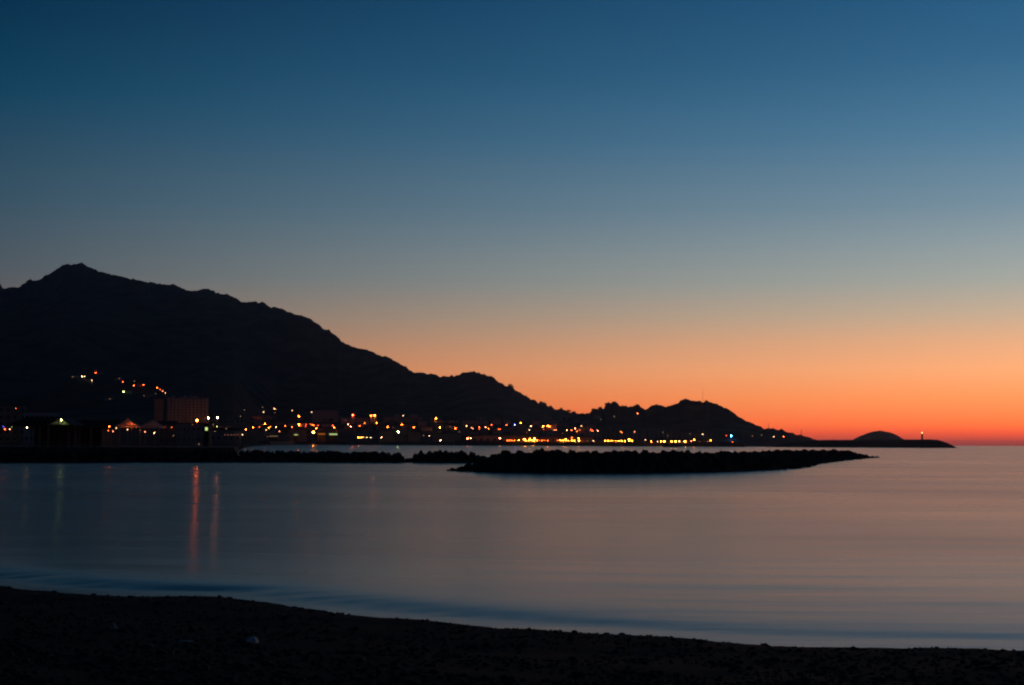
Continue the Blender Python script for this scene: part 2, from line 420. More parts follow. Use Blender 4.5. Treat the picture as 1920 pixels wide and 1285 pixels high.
# ------------------------------------------------------------------ quays and promenade
def ribbon_wall(name, path, width, ztop, zbot=-1.5, m='quay'):
    """wall of real width along a path of (x, y)"""
    b = MB(); P = [Vector((x, y)) for x, y in path]
    for k in range(len(P) - 1):
        a, c = P[k], P[k + 1]; d = (c - a).normalized(); n = Vector((-d.y, d.x)) * width
        if n.y < 0: n = -n
        q = [a, c, c + n, a + n]
        b.add([(p.x, p.y, zbot) for p in q] + [(p.x, p.y, ztop) for p in q], [(0,3,2,1),(4,5,6,7),(0,1,5,4),(1,2,6,5),(2,3,7,6),(3,0,4,7)])
    return b.build(name, M[m])
QY = 1960
tag(ribbon_wall('town_quay', [(U(470) * 1700, 1700), (U(520) * QY, QY), (U(850) * QY, QY)], 22, 4.4), kind='structure')
mole = thing('harbour_mole', (U(1100) * QY, QY, 0), 'long dark concrete harbour mole carrying the rows of bright lamps', 'harbour wall')
def child(o, parent):
    o.parent = parent; o.matrix_parent_inverse = Matrix.Translation(parent.location).inverted(); return o
child(ribbon_wall('mole_wall', [(U(852) * QY, QY - 4), (U(1150) * QY, QY - 4), (U(1395) * 1900, 1900)], 16, 4.2), mole)
child(ribbon_wall('parapet', [(U(852) * QY, QY + 11), (U(1150) * QY, QY + 11), (U(1395) * 1900, 1914)], 1.2, 6.6, 4.2), mole)
prom_pts = [(-420, 335), (-100, 335), (200, 330), (330, 332), (440, 345)]
b = MB()
fr = [(U(p) * d, d) for p, d in prom_pts] + [(U(447) * 430, 430)]
bk = [(x * 1.32, 440) for x, y in fr[:-1]] + [(U(440) * 440, 440)]
n = len(fr)
b.add([(x, y, -1.5) for x, y in fr] + [(x, y, 2.6) for x, y in fr] + [(x, y, 2.6) for x, y in bk],
      [(i, i + 1, n + i + 1, n + i) for i in range(n - 1)] + [(n + i, n + i + 1, 2 * n + i + 1, 2 * n + i) for i in range(n - 1)])
tag(b.build('promenade', M['quay']), kind='structure')

# ------------------------------------------------------------------ breakwaters of boulders
def hull_rock(seed):
    r = random.Random(seed); bm = bmesh.new()
    for _ in range(15):
        v = Vector((r.gauss(0, 1), r.gauss(0, 1), r.gauss(0, 1))).normalized() * r.uniform(.82, 1.08)
        bm.verts.new((v.x * 1.1, v.y * .95, v.z * .8))
    g = bmesh.ops.convex_hull(bm, input=bm.verts)
    bmesh.ops.delete(bm, geom=[e for e in g['geom_interior'] if isinstance(e, bmesh.types.BMVert)], context='VERTS')
    me = bpy.data.meshes.new('rock'); bm.to_mesh(me); bm.free(); me.materials.append(M['rock']); return me
ROCKS = [hull_rock(i) for i in range(9)]
def breakwater(label, spine, cap=300):
    """spine: (x, y, crest height, half width at the water)"""
    t = thing('breakwater', (spine[0][0], spine[0][1], 0), label, 'breakwater')
    sp = [Vector(p) if False else p for p in spine]
    # resample
    segs = []
    for a, c in zip(sp[:-1], sp[1:]):
        n = max(1, int(math.dist(a[:2], c[:2]) / 1.0))
        segs += [tuple(a[q] + (c[q] - a[q]) * k / n for q in range(4)) for k in range(n)]
    segs.append(sp[-1])
    core = MB(); ring = []
    rocks = []
    for k, (x, y, h, w) in enumerate(segs):
        x2, y2 = segs[min(k + 1, len(segs) - 1)][:2]; x1, y1 = segs[max(k - 1, 0)][:2]
        d = Vector((x2 - x1, y2 - y1)).normalized(); nrm = Vector((-d.y, d.x))
        if nrm.y > 0: nrm = -nrm          # towards the viewer
        ring.append([(x + nrm.x * o, y + nrm.y * o, z) for o, z in ((w, -1.2), (w * .25, h - .9), (-w * .25, h - .9), (-w, -1.2))])
        far_ = y > 330
        lanes = np.arange(-.5, 1.02, (1.0 if not far_ else 1.5) / max(w, 1.3))
        if far_ and k % 2: continue
        for l in lanes:
            o = w * l + random.uniform(-.35, .35)
            f = abs(l); z = h * (1 - max(0, (f - .22) / .80) ** 1.05) - .55
            sz_ = random.uniform(.42, .95) * (1.25 if far_ else 1)
            rocks.append((x + nrm.x * o + random.uniform(-.4, .4), y + nrm.y * o, z + random.uniform(-.12, .10), sz_, l))
    for k in range(len(ring) - 1):
        core.add(ring[k] + ring[k + 1], [(i, i + 1, 5 + i, 4 + i) for i in range(3)])
    child(core.build('rubble_core', M['core']), t)
    rocks.sort(key=lambda r: -r[3] / r[1] * (1 if r[4] > -.3 else .4))
    rest_v = MB()
    for i, (x, y, z, s, l) in enumerate(rocks):
        rot = (random.uniform(0, 6.3), random.uniform(0, 6.3), random.uniform(0, 6.3)); me = random.choice(ROCKS)
        if i < cap:
            o = link('rock', me, None, (x, y, z)); o.rotation_euler = rot; o.scale = (s,) * 3; child(o, t)
        else:
            mt = Matrix.LocRotScale(Vector((x, y, z)), __import__('mathutils').Euler(rot), Vector((s,) * 3))
            rest_v.add([mt @ v.co for v in me.vertices], [p.vertices[:] for p in me.polygons])
    if rest_v.v:
        tag(child(rest_v.build('rubble', M['rock']), t), kind='stuff')
    return t
def spine(pts, w):     # (px, base y, crest y): waterline of the near side in the photograph gives the distance
    out = []
    for px, by, ty in pts:
        p = on_z(px, by); Y = p.y + w * .8
        out.append((at(px, ty, Y).x, Y, max(.5, at(px, ty, Y).z - .62), w))
    return out
breakwater('near breakwater of dark boulders reaching out into open sea at right',
           spine([(918, 884, 870), (926, 885, 850), (938, 885.5, 843), (960, 886, 839), (1020, 887, 838), (1100, 887.5, 838), (1200, 887, 840), (1300, 885, 841), (1380, 882, 842), (1432, 878.5, 841.5)], 6.0)[0:] +
           spine([(1470, 871.5, 841), (1520, 865.5, 841.5), (1560, 862, 842), (1580, 860, 842), (1592, 859, 845), (1602, 858.5, 850), (1608, 858, 855)], 6.0))
breakwater('middle boulder breakwater standing alone between two gaps of pale water',
           spine([(774, 868, 862), (782, 868, 847), (790, 868, 842), (805, 868, 840.5), (850, 868, 842), (885, 868, 842), (897, 868, 846), (912, 868.5, 862)], 4.5), 300)
breakwater('long left breakwater of dark boulders in front of the pavilions',
           spine([(-260, 868, 836), (-100, 868, 837), (0, 868, 838), (150, 868, 838.5), (300, 867, 839), (430, 867, 840), (560, 867, 840.5), (640, 867.5, 841.5), (720, 867.5, 842.5), (742, 868, 845), (752, 868, 862)], 4.5), 300)
# low sills of rubble that link the breakwaters
breakwater('low rubble sill between the left and middle breakwaters', spine([(748, 867.5, 851), (764, 867.5, 852), (778, 867.5, 851)], 3.0), 60)
breakwater('low rubble sill and fallen rocks between the middle and near breakwaters', spine([(892, 879, 875), (900, 879.5, 871), (908, 880, 862), (922, 882, 855)], 2.2), 80)

# ------------------------------------------------------------------ buildings
def block(name, label, cat, px0, px1, ytop, D, depth, m='plaster', roof='flat', floors=2, bays=4, group=None, base=None, wsize=(1.1, 1.4), win=True, ridge=2.2, ybase=None):
    if ybase is not None:
        D = terrain_hit((px0 + px1) / 2, ybase).y
    a, c = at(px0, ytop, D), at(px1, ytop, D)
    w = c.x - a.x; cx = (a.x + c.x) / 2; zt = (a.z + c.z) / 2
    z0 = (ground(cx, D) if base is None else base)
    z0 = min(z0, zt - 3.0) - .4
    h = zt - z0
    t = thing(name, (cx, D, z0), label, cat, group, -1.15 * math.atan(cx / D))
    hw = h if roof == 'flat' else max(2.2, h - ridge)
    MB().box((-w/2, 0, 0), (w/2, depth, hw)).build('wall', M[m], t)
    if roof == 'flat':
        MB().box((-w/2 - .2, -.2, hw + .003), (w/2 + .2, depth + .2, hw + .45)).build('roof', M['flat'], t)
    else:
        e = .5
        MB().add([(-w/2-e, -e, hw+.003), (w/2+e, -e, hw+.003), (w/2+e, depth+e, hw+.003), (-w/2-e, depth+e, hw+.003), (-w/2-e, depth/2, h), (w/2+e, depth/2, h)],
                 [(0,1,5,4), (2,3,4,5), (0,4,3), (1,2,5), (0,3,2,1)]).build('roof', M['tile'], t)
    if win:
        wm_ = None
        fh = (hw - .6) / floors
        for f in range(floors):
            for k in range(bays):
                x = -w/2 + w * (k + .5) / bays; z = .5 + fh * (f + .5)
                if wm_ is None: wm_ = MB().box((-wsize[0]/2, -.06, -wsize[1]/2), (wsize[0]/2, .1, wsize[1]/2)).mesh('window', M['glass'])
                link('window', wm_, t, (x, 0, z))
    return t

# tall apartment slab behind the promenade
def apartment_slab():
    D = 1300; a, c = at(315, 746, D), at(390, 746, D)
    w = c.x - a.x; cx = (a.x + c.x) / 2; z0 = ground(cx, D) - .3; h = a.z - z0
    t = thing('apartment_block', (cx, D, z0), 'tall pale apartment slab with stacked balconies behind the tents at left', 'apartment block', None, -1.15 * math.atan(cx / D))
    MB().box((-w/2, 0, 0), (w/2, 14, h)).build('wall', M['concrete'], t)
    lw = at(292, 748, D).x - a.x
    MB().box((-w/2 + lw, 3, 0), (-w/2 - .01, 13, h - 1.2)).build('stair_wing', M['plaster2'], t)
    MB().box((-w/2 - .1, -.4, 0), (-w/2 + 1.0, .4, h + .2)).build('end_fin', M['concrete'], t)
    MB().box((w/2 - 1.0, -.4, 0), (w/2 + .1, .4, h + .2)).build('end_fin', M['concrete'], t)
    for x in (-w * .36, -w * .05, w * .12, w * .2):
        MB().box((x - 1.6, 4, h + .003), (x + 1.6, 9, h + 1.9)).build('roof_hut', M['concrete'], t)
    nf = 10; fh = h / nf
    sl = MB().box((-w/2 + 1.05, -1.3, -.12), (-.45, -.01, .12)).box((-w/2 + 1.05, -1.3, .13), (-.45, -1.2, 1.0)).mesh('balcony', M['concrete'])
    sr = MB().box((.45, -1.3, -.12), (w/2 - 1.05, -.01, .12)).box((.45, -1.3, .13), (w/2 - 1.05, -1.2, 1.0)).mesh('balcony', M['concrete'])
    wn = MB().box((-.6, -.05, .2), (.6, .05, 1.8)).mesh('window', M['glass'])
    for f in range(1, nf):
        link('balcony', sl, t, (0, 0, f * fh)); link('balcony', sr, t, (0, 0, f * fh))
        for k in range(10):
            x = -w/2 + 1.4 + (w - 2.8) * (k + .5) / 10
            link('window', wn, t, (x, 0, f * fh + .25))
apartment_slab()
block('apartment_block', 'reddish apartment block cut off by the left edge of the picture', 'apartment block', -70, 47, 761, 700, 16, 'plaster2', 'flat', 5, 9)
block('low_building', 'low pale flat roofed building behind the ridge of the left pavilion', 'building', 48, 110, 773, 640, 10, 'white', 'flat', 3, 7)
block('apartment_block', 'distant flat roofed block above the warm white quay light', 'apartment block', 586, 633, 770, None, 14, 'plaster', 'flat', 5, 9, wsize=(1.6, 1.7), ybase=792)
block('apartment_block', 'small flat roofed block right of the green white lamp', 'apartment block', 420, 457, 787, 1500, 12, 'plaster', 'flat', 4, 5)
block('terrace_row', 'long low terrace lit orange below the mountain, right of the twin towers', 'building', 720, 792, 782, None, 12, 'plaster2', 'flat', 2, 12, ybase=793)
block('terrace_row', 'dim flat roofed terrace left of the twin floodlit towers', 'building', 640, 690, 784, None, 12, 'plaster3', 'flat', 2, 8, ybase=794)
block('terrace_row', 'pale long terrace high above the town, under the rounded hill', 'building', 868, 958, 789, None, 12, 'plaster3', 'flat', 2, 14, ybase=797)
block('harbour_shed', 'long low harbour shed with pinkish wall behind the orange quay lamps', 'shed', 884, 1008, 815, 2030, 16, 'plaster2', 'gable', 1, 10, base=3.0, wsize=(3, 3))
block('harbour_shed', 'long harbour shed between the two brightest rows of mole lamps', 'shed', 1012, 1112, 817, 2040, 16, 'plaster2', 'gable', 1, 10, base=3.0, wsize=(3, 3))
block('quay_house', 'cream waterfront house beside the quay left of the warm white light', 'house', 543, 575, 803, 2085, 10, 'plaster2', 'gable', 2, 5)
block('quay_house', 'tiled waterfront house just left of the green white quay light', 'house', 711, 737, 806, 2085, 12, 'plaster2', 'gable', 2, 4)
block('quay_house', 'flat roofed waterfront building behind the green white quay light', 'house', 739, 763, 804, 2095, 12, 'plaster2', 'flat', 3, 4)
block('quay_house', 'tiled waterfront house just right of the green white quay light', 'house', 766, 788, 808, 2085, 12, 'plaster2', 'gable', 2, 3)
block('quay_house', 'pale quay building with tall bays left of the red lamp', 'house', 812, 864, 811, 2085, 10, 'plaster2', 'gable', 1, 6)
block('promenade_house', 'orange lit house between the tents and the big orange lamp', 'house', 300, 330, 789, 560, 8, 'plaster2', 'gable', 2, 4, base=2.4, wsize=(.7, .9), ridge=1.4)
block('promenade_house', 'dim plastered hall under the big orange lamp', 'house', 333, 385, 795, 580, 8, 'plaster', 'flat', 2, 6, base=2.4, wsize=(.7, .9))
block('promenade_house', 'low waterfront house right of the big orange lamp', 'house', 394, 452, 802, 640, 8, 'plaster3', 'gable', 1, 5, base=2.4, wsize=(.9, 1.1), ridge=1.3)

# small houses climbing the slope under the mountain
rh = random.Random(21)
HOUSES = []
tries = 0
while len(HOUSES) < 64 and tries < 900:
    tries += 1
    px = rh.uniform(455, 1125); py = rh.choice([rh.uniform(782, 802), rh.uniform(796, 816)])
    p = terrain_hit(px, py + 3)
    if p is None or p.y > 2900 or p.y < 2090: continue
    if any(abs(q[0] - px) < 11 and abs(q[1] - p.y) < 70 for q in HOUSES): continue
    HOUSES.append((px, p.y, p.x, rh.choice(['plaster', 'plaster2', 'plaster3', 'plaster']), 'gable' if rh.random() < .7 else 'flat'))
HOUSES.sort()
for i, (px, D, x, m_, roof) in enumerate(HOUSES):
    w = rh.uniform(9, 18) / D * FPX
    k = (ground(x, D) + rh.uniform(5.5, 9.5) - CAM_H) / D
    yt = 830.3 + (px - 960) * math.tan(ROLL) - k * FPX
    block('village_house', 'dim %s house with %s roof, %s from the left among the small town houses' % ({'plaster': 'cream', 'plaster2': 'ochre', 'plaster3': 'grey'}[m_], 'tiled gable' if roof == 'gable' else 'flat', ordinal(i + 1)), 'house',
          px - w / 2, px + w / 2, yt, D, rh.uniform(7, 10), m_, roof, 2, rh.randint(2, 4), 'small houses of the town')
# villas on the dark spur
for i, (px, py, w) in enumerate([(140, 709, 13), (165, 716, 14), (187, 702, 12), (205, 751, 16), (222, 714, 12), (240, 738, 14), (262, 726, 13), (283, 745, 15)]):
    p = terrain_hit(px, py)
    if p is None: continue
    m_per = p.y / FPX
    zt = ground(p.x, p.y) + 6.5
    yt = 830.3 + (px - 960) * math.tan(ROLL) - (zt - CAM_H) / p.y * FPX
    block('hillside_villa', 'faint hillside villa on the dark mountain slope, %s from the left' % ['first', 'second', 'third', 'fourth', 'fifth', 'sixth', 'seventh', 'eighth'][i], 'house',
          px - w / 2, px + w / 2, yt, p.y, 9, ['plaster3', 'plaster', 'white'][i % 3], 'gable', 2, 3, 'villas on the hillside')

# beach pavilions on the promenade
def pavilion(label, D, pts, gable, posts, wallspan, z0=2.6, gmat='plaster'):
    """pts: eave left, ridge left, ridge right, eave right (px, py); gable: (px left, px peak, px right, y peak, y eave)"""
    P = [at(px, py, D) for px, py in pts]; ox = (P[0].x + P[3].x) / 2
    t = thing('beach_pavilion', (ox, D, z0), label, 'pavilion')
    ze = min(P[0].z, P[3].z) - z0; zr = P[1].z - z0
    x = [p.x - ox for p in P]; dep = 12.0
    MB().add([(x[0], 0, ze), (x[3], 0, ze), (x[3], dep, ze), (x[0], dep, ze), (x[1], dep / 2, zr), (x[2], dep / 2, zr),
              (x[0], 0, ze - .25), (x[3], 0, ze - .25), (x[3], dep, ze - .25), (x[0], dep, ze - .25)],
             [(0,1,5,4), (1,2,5), (2,3,4,5), (3,0,4), (6,7,1,0), (7,8,2,1), (8,9,3,2), (9,6,0,3), (9,8,7,6)]).build('roof', M['darkroof'], t)
    if gable:
        gl, gp, gr, gy, ge = gable
        A, B, C_ = at(gl, ge, D - 2).x - ox, at(gp, gy, D - 2), at(gr, ge, D - 2).x - ox
        bz, bx, ez = B.z - z0, B.x - ox, at(gl, ge, D - 2).z - z0
        gw = MB().add([(A + .5, -2, ez), (C_ - .5, -2, ez), (bx, -2, bz - .3)], [(0, 1, 2)]).add([(A + .5, -1.85, ez), (C_ - .5, -1.85, ez), (bx, -1.85, bz - .3)], [(0, 2, 1)]).build('gable_wall', M[gmat], t)
        r = MB()
        for (xa, za), (xb, zb) in (((A, ez - .1), (bx, bz)), ((bx, bz), (C_, ez - .1))):
            r.add([(xa, -2.7, za), (xb, -2.7, zb), (xb, 6, zb), (xa, 6, za), (xa, -2.7, za + .22), (xb, -2.7, zb + .22), (xb, 6, zb + .22), (xa, 6, za + .22)],
                  [(0,3,2,1),(4,5,6,7),(0,1,5,4),(1,2,6,5),(2,3,7,6),(3,0,4,7)])
        r.build('gable_roof', M['wood'], t)
        br = MB().tube((bx, -2.1, bz - .4), (bx, -2.1, ez), .12).tube((A + .9, -2.1, ez), (C_ - .9, -2.1, ez), .12)
        br.build('gable_truss', M['wood'], gw)
    pm = MB().box((-.16, -.16, 0), (.16, .16, 1)).mesh('post', M['post'])
    for pxp in posts:
        link('post', pm, t, (at(pxp, 810, D).x - ox, .3, 0), 0, (1, 1, ze - .26))
    a, c = at(wallspan[0], 810, D + 5).x - ox, at(wallspan[1], 810, D + 5).x - ox
    MB().box((a, 5, 0), (c, 11, ze - .27)).build('wall', M['wood'], t)
    dm = MB().box((-.6, 4.9, 0), (.6, 5.02, 2.2)).mesh('door', M['wood'])
    wn = MB().box((-.8, 4.92, 1.0), (.8, 5.02, 2.2)).mesh('window', M['glass'])
    n_ = 5
    for k in range(n_):
        link('door' if k == 2 else 'window', dm if k == 2 else wn, t, (a + (c - a) * (k + .5) / n_, 0, 0))
    return t
pavilion('dark roofed beach pavilion with a yellow lit gable, leftmost on the promenade', 372, [(14, 797), (34, 781), (108, 780), (143, 798)], (86, 111, 141, 785, 797), [20, 33, 58, 74, 90, 128, 140], (64, 140))
pavilion('unlit dark roofed beach pavilion between the lit gable and the pale tents', 378, [(122, 799), (140, 786), (212, 785), (226, 799)], None, [126, 149, 170, 191, 208, 222], (152, 190))
def tent(label, px, half, ypk, yev, D):
    P = at(px, ypk, D); E = at(px + half, yev, D); ox, z0 = P.x, 2.6
    t = thing('marquee_tent', (ox, D, z0), label, 'tent', 'pale marquee tents on the promenade')
    hw, ze, zp = E.x - ox, E.z - z0, P.z - z0
    prof = [(1, ze), (.72, ze + (zp - ze) * .22), (.42, ze + (zp - ze) * .52), (.18, ze + (zp - ze) * .8), (.02, zp)]
    b = MB(); n = 4
    vs = [(hw * k * sx, hw * k * sy + hw, z) for k, z in prof for sx, sy in ((-1, -1), (1, -1), (1, 1), (-1, 1))]
    b.add(vs, [(j*4+i, j*4+(i+1)%4, (j+1)*4+(i+1)%4, (j+1)*4+i) for j in range(len(prof)-1) for i in range(4)] + [(16, 17, 18, 19)])
    b.build('canopy', M['canvas'], t)
    v = MB()
    for (xa, ya), (xb, yb) in (((-1, -1), (1, -1)), ((1, -1), (1, 1)), ((1, 1), (-1, 1)), ((-1, 1), (-1, -1))):
        v.add([(xa*hw, ya*hw+hw, ze - .02), (xb*hw, yb*hw+hw, ze - .02), (xb*hw, yb*hw+hw, ze - .4), (xa*hw, ya*hw+hw, ze - .4)], [(0, 3, 2, 1)])
    v.build('valance', M['canvas'], t)
    pm = MB().tube((0, 0, 0), (0, 0, 1), .05).mesh('pole', M['metal'])
    for sx in (-1, 1):
        for y in (.06, 2 * hw - .06): link('pole', pm, t, (sx * (hw - .06), y, 0), 0, (1, 1, ze - .03))
    MB().tube((0, hw, zp - .02), (0, hw, zp + .5), .03).build('finial', M['metal'], t)
tent('pale pointed marquee tent with an orange lamp beneath, left one of two', 235, 20, 784.5, 799, 366)
tent('pale pointed marquee tent, right one of two, below the apartment slab', 281, 19, 786, 800, 370)
# railing along the promenade edge
rl = thing('promenade_railing', (U(120) * 334, 334, 2.6), 'low dark railing along the promenade edge before the pavilions', 'railing')
x0, x1 = U(-60) * 334 - rl.location.x, U(436) * 334 - rl.location.x
MB().tube((x0, 0, 1.05), (x1, 8, 1.05), .04).build('top_rail', M['metal'], rl)
MB().tube((x0, 0, .55), (x1, 8, .55), .03).build('middle_rail', M['metal'], rl)
pm = MB().tube((0, 0, 0), (0, 0, 1.03), .035).mesh('post', M['metal'])
for k in range(34): link('post', pm, rl, (x0 + (x1 - x0) * k / 33, 8 * k / 33, 0))

# floodlit towers of the town churches
def tower(label, px, ytop, ybot, D, w, c, strength, tall=1.0):
    D = terrain_hit(px, ybot + 1).y
    P, Q = at(px, ytop, D), at(px, ybot, D)
    z0 = min(ground(P.x, D), Q.z) - .4; h = P.z - z0
    t = thing('church_tower', (P.x, D, z0), label, 'tower')
    MB().box((-w/2, 0, 0), (w/2, w, h - 4.5)).build('shaft', M['white'], t)
    bm_ = MB()
    for sx in (-1, 1):
        for sy in (0, 1):
            bm_.box((sx * (w/2 - .35) - .35, sy * (w - .7), h - 4.5), (sx * (w/2 - .35) + .35, sy * (w - .7) + .7, h - 1.8))
    bf = bm_.build('belfry', M['white'], t)
    MB().add([(-w/2-.2, -.2, h-1.79), (w/2+.2, -.2, h-1.79), (w/2+.2, w+.2, h-1.79), (-w/2-.2, w+.2, h-1.79), (0, w/2, h+1.4)], [(0,1,4),(1,2,4),(2,3,4),(3,0,4),(0,3,2,1)]).build('roof', M['tile'], t)
    MB().lathe([(.1, -.9 * tall), (.7, -.6 * tall), (.9, 0), (.7, .6 * tall), (.1, .9 * tall)], 10, (0, w/2, h - 3.2 - .9 * (tall - 1))).build('belfry_lamp', emit('belfry_light_' + c, LC[c], strength), bf)
    # floodlights fixed on brackets in front of the shaft
    fl = MB().box((-.5, -3.2, h - 4.3), (.5, -2.4, h - 3.6)).build('floodlight', emit('flood_' + c, LC[c], strength * 2.2), t)
    MB().tube((0, -2.4, h - 4.0), (0, .1, h - 4.6), .09).build('bracket', M['metal'], fl)
tower('orange floodlit tower standing alone left of the twin towers', 661.5, 775, 794, 2380, 4.4, 'r', 42)
tower('left one of the twin orange floodlit towers', 696, 776, 792, 2400, 4.0, 'o', 42)
tower('right one of the twin orange floodlit towers', 702.5, 775.5, 795, 2400, 4.6, 'y', 45)
tower('yellow floodlit bell tower right of the green white light', 817.5, 781, 795, 2400, 3.0, 'y', 34, 2.6)

# ------------------------------------------------------------------ lighthouse, masts
D = 1872; P = at(1729, 824, D); Pl = at(1729, 811.5, D)
lh = thing('lighthouse', (P.x, D, P.z - .6), 'slim dark lighthouse with its lamp lit on the low headland at right', 'lighthouse')
h = Pl.z - P.z + .6
MB().lathe([(1.35, 0), (1.25, .8), (1.0, h - 1.5), (1.0, h - 1.3)], 14).build('tower', M['plaster2'], lh, smooth=True)
MB().lathe([(1.5, h - 1.29), (1.55, h - 1.2), (1.55, h - 1.0)], 14).build('gallery', M['metal'], lh)
ln = MB().lathe([(.6, h - .98), (.78, h - .5), (.78, h + .4), (.6, h + .6)], 14).build('lantern', emit('lighthouse_lamp', (1, .66, .18), 3), lh)
MB().lathe([(.95, h + .61), (.8, h + .95), (.25, h + 1.3), (.06, h + 1.8)], 14).build('dome', M['metal'], ln)
def radio_mast(label, px, ytop, ybot, D, r):
    A, B = at(px, ybot, D), at(px, ytop, D); g = ground(A.x, D)
    z0 = min(A.z, g if g > 0 else A.z) - .5; hh = B.z - z0
    t = thing('radio_mast', (A.x, D, z0), label, 'mast', 'masts on the cape')
    for k in range(3):
        a_ = 2.1 * k
        MB().tube((math.cos(a_) * r * 2.4, math.sin(a_) * r * 2.4, 0), (math.cos(a_) * r * .3, math.sin(a_) * r * .3, hh), r * .45, r * .3, 6).build('leg', M['metal'], t)
    br = MB()
    for k in range(1, 9):
        q = 1 - k / 9 * .85; zz = hh * k / 9
        for i in range(3):
            a1, a2 = 2.1 * i, 2.1 * (i + 1)
            br.tube((math.cos(a1)*r*2.4*q, math.sin(a1)*r*2.4*q, zz), (math.cos(a2)*r*2.4*q, math.sin(a2)*r*2.4*q, zz), r * .2, None, 5)
    br.build('bracing', M['metal'], t)
radio_mast('tall thin radio mast on the top of the cape hill', 1318, 729, 753, 2660, .22)
radio_mast('short thin mast where the cape hill slopes down', 1441, 792, 804, 2480, .34)
radio_mast('short thin mast near the low tip of the cape', 1502.5, 805, 816, 2440, .36)

# ------------------------------------------------------------------ sailing boats behind the mole
def boat_meshes(hm):
    prof = [(-5.5, 1.3, .0), (-4.5, 1.6, .0), (-1, 1.8, 0), (2, 1.5, .05), (4.2, .8, .15), (5.6, .05, .3)]
    vs, fs = [], []
    for x, w, sh in prof:
        vs += [(x, -w, 1.2 + sh), (x, -w * .75, .2), (x * .96, 0, -.5), (x, w * .75, .2), (x, w, 1.2 + sh)]
    for i in range(len(prof) - 1):
        for j in range(4): fs.append((i*5+j, i*5+j+1, (i+1)*5+j+1, (i+1)*5+j))
        fs.append((i*5+4, i*5, (i+1)*5, (i+1)*5+4))
    fs.append((0, 1, 2, 3, 4))
    hull = MB().add(vs, fs).mesh('hull', M[hm])
    cabin = MB().add([(-2.5,-1,1.2),(2,-.8,1.2),(2,.8,1.2),(-2.5,1,1.2),(-2.3,-.8,1.75),(1.3,-.6,1.65),(1.3,.6,1.65),(-2.3,.8,1.75)],
                     [(4,5,6,7),(0,1,5,4),(1,2,6,5),(2,3,7,6),(3,0,4,7)]).mesh('cabin', M['hull'])
    return hull, cabin
BH = [boat_meshes('hull'), boat_meshes('hull2')]
mast_me = MB().tube((.6, 0, 1.2), (.6, 0, 2.2), .16, .16, 6).mesh('mast', M['alloy'])
mast_me = MB().tube((0, 0, 0), (0, 0, 1), .17, .10, 6).mesh('mast', M['alloy'])
boom_me = MB().tube((.5, 0, 2.4), (-4.2, 0, 2.5), .10, None, 6).mesh('boom', M['alloy'])
spr_me = MB().tube((0, -1, 0), (0, 1, 0), .06, None, 5).mesh('spreader', M['alloy'])
rb = random.Random(5)
bx = sorted([1118 + i * 8.4 + rb.uniform(-2.5, 2.5) for i in range(27)])
for i, px in enumerate(bx):
    D = 1990 + rb.uniform(0, 70); x = U(px) * D
    hgt = rb.uniform(14, 23)
    t = thing('sailing_boat', (x, D, 0), 'moored %s sailing boat with bare mast, %s from left behind the mole lamps' % (('white', 'navy')[i % 2], ordinal(i + 1)), 'sailing boat', 'moored boats of the marina', rb.uniform(1.2, 1.9))
    hu, ca_ = BH[i % 2]
    link('hull', hu, t); link('cabin', ca_, t); link('mast', mast_me, t, (.6, 0, 1.3), 0, (1, 1, hgt)); link('boom', boom_me, t); link('spreader', spr_me, t, (.6, 0, hgt * .62))

bg_ = thing('work_barge', (at(1259, 838, 1640).x, 1640, 0), 'dark work barge moored on the bright water before the mole', 'barge')
w_ = at(1277, 838, 1640).x - at(1241, 838, 1640).x
MB().add([(-w_/2, -2.5, 2.0), (w_/2, -2.5, 2.0), (w_/2, 2.5, 2.0), (-w_/2, 2.5, 2.0), (-w_/2 + 1.5, -2.2, -.6), (w_/2 - 1.5, -2.2, -.6), (w_/2 - 1.5, 2.2, -.6), (-w_/2 + 1.5, 2.2, -.6)],
         [(0,1,2,3), (4,7,6,5), (0,4,5,1), (1,5,6,2), (2,6,7,3), (3,7,4,0)]).build('hull', M['hull2'], bg_)
MB().box((-w_/2 + 2, -1.5, 2.003), (-w_/2 + 6, 1.5, 4.6)).build('wheelhouse', M['wood'], bg_)
MB().tube((2, 0, 2.0), (2, 0, 5.2), .12).tube((2, 0, 5.1), (7, 0, 3.6), .08).build('derrick', M['metal'], bg_)
MB().box((-1, -1.8, 2.003), (w_/2 - 2.5, 1.8, 2.9)).build('deck_cargo', M['wood'], bg_)

# ------------------------------------------------------------------ trees
def tree_mesh(seed, wide, tall):
    r = random.Random(seed); b = MB()
    lobes = [(r.uniform(-.55, .55) * wide, r.uniform(-.55, .55) * wide, tall * r.uniform(.45, .85), r.uniform(.35, .6) * wide) for _ in range(7)]
    for _ in range(420):
        lx, ly, lz, lr = r.choice(lobes)
        d = Vector((r.gauss(0, 1), r.gauss(0, 1), r.gauss(0, 1) * .75)).normalized() * lr * r.uniform(.55, 1.05)
        p = Vector((lx, ly, lz)) + d; s = r.uniform(.3, .65)
        a = Vector((r.gauss(0, 1), r.gauss(0, 1), r.gauss(0, 1))).normalized() * s; c = a.orthogonal().normalized() * s * .8
        b.add([p - a, p + c, p + a, p - c], [(0, 1, 2, 3)])
    tr = MB().tube((0, 0, -.5), (0, 0, tall * .5), .3, .18, 7)
    for lx, ly, lz, lr in lobes[:4]: tr.tube((0, 0, tall * .35), (lx * .8, ly * .8, lz), .14, .05, 5)
    return b.mesh('crown', M['leaf']), tr.mesh('trunk', M['bark'])
TREES = [tree_mesh(s, w, h) for s, w, h in ((1, 3.4, 7.5), (2, 4.2, 8.5), (3, 2.8, 9.5), (4, 5.0, 8.0))]
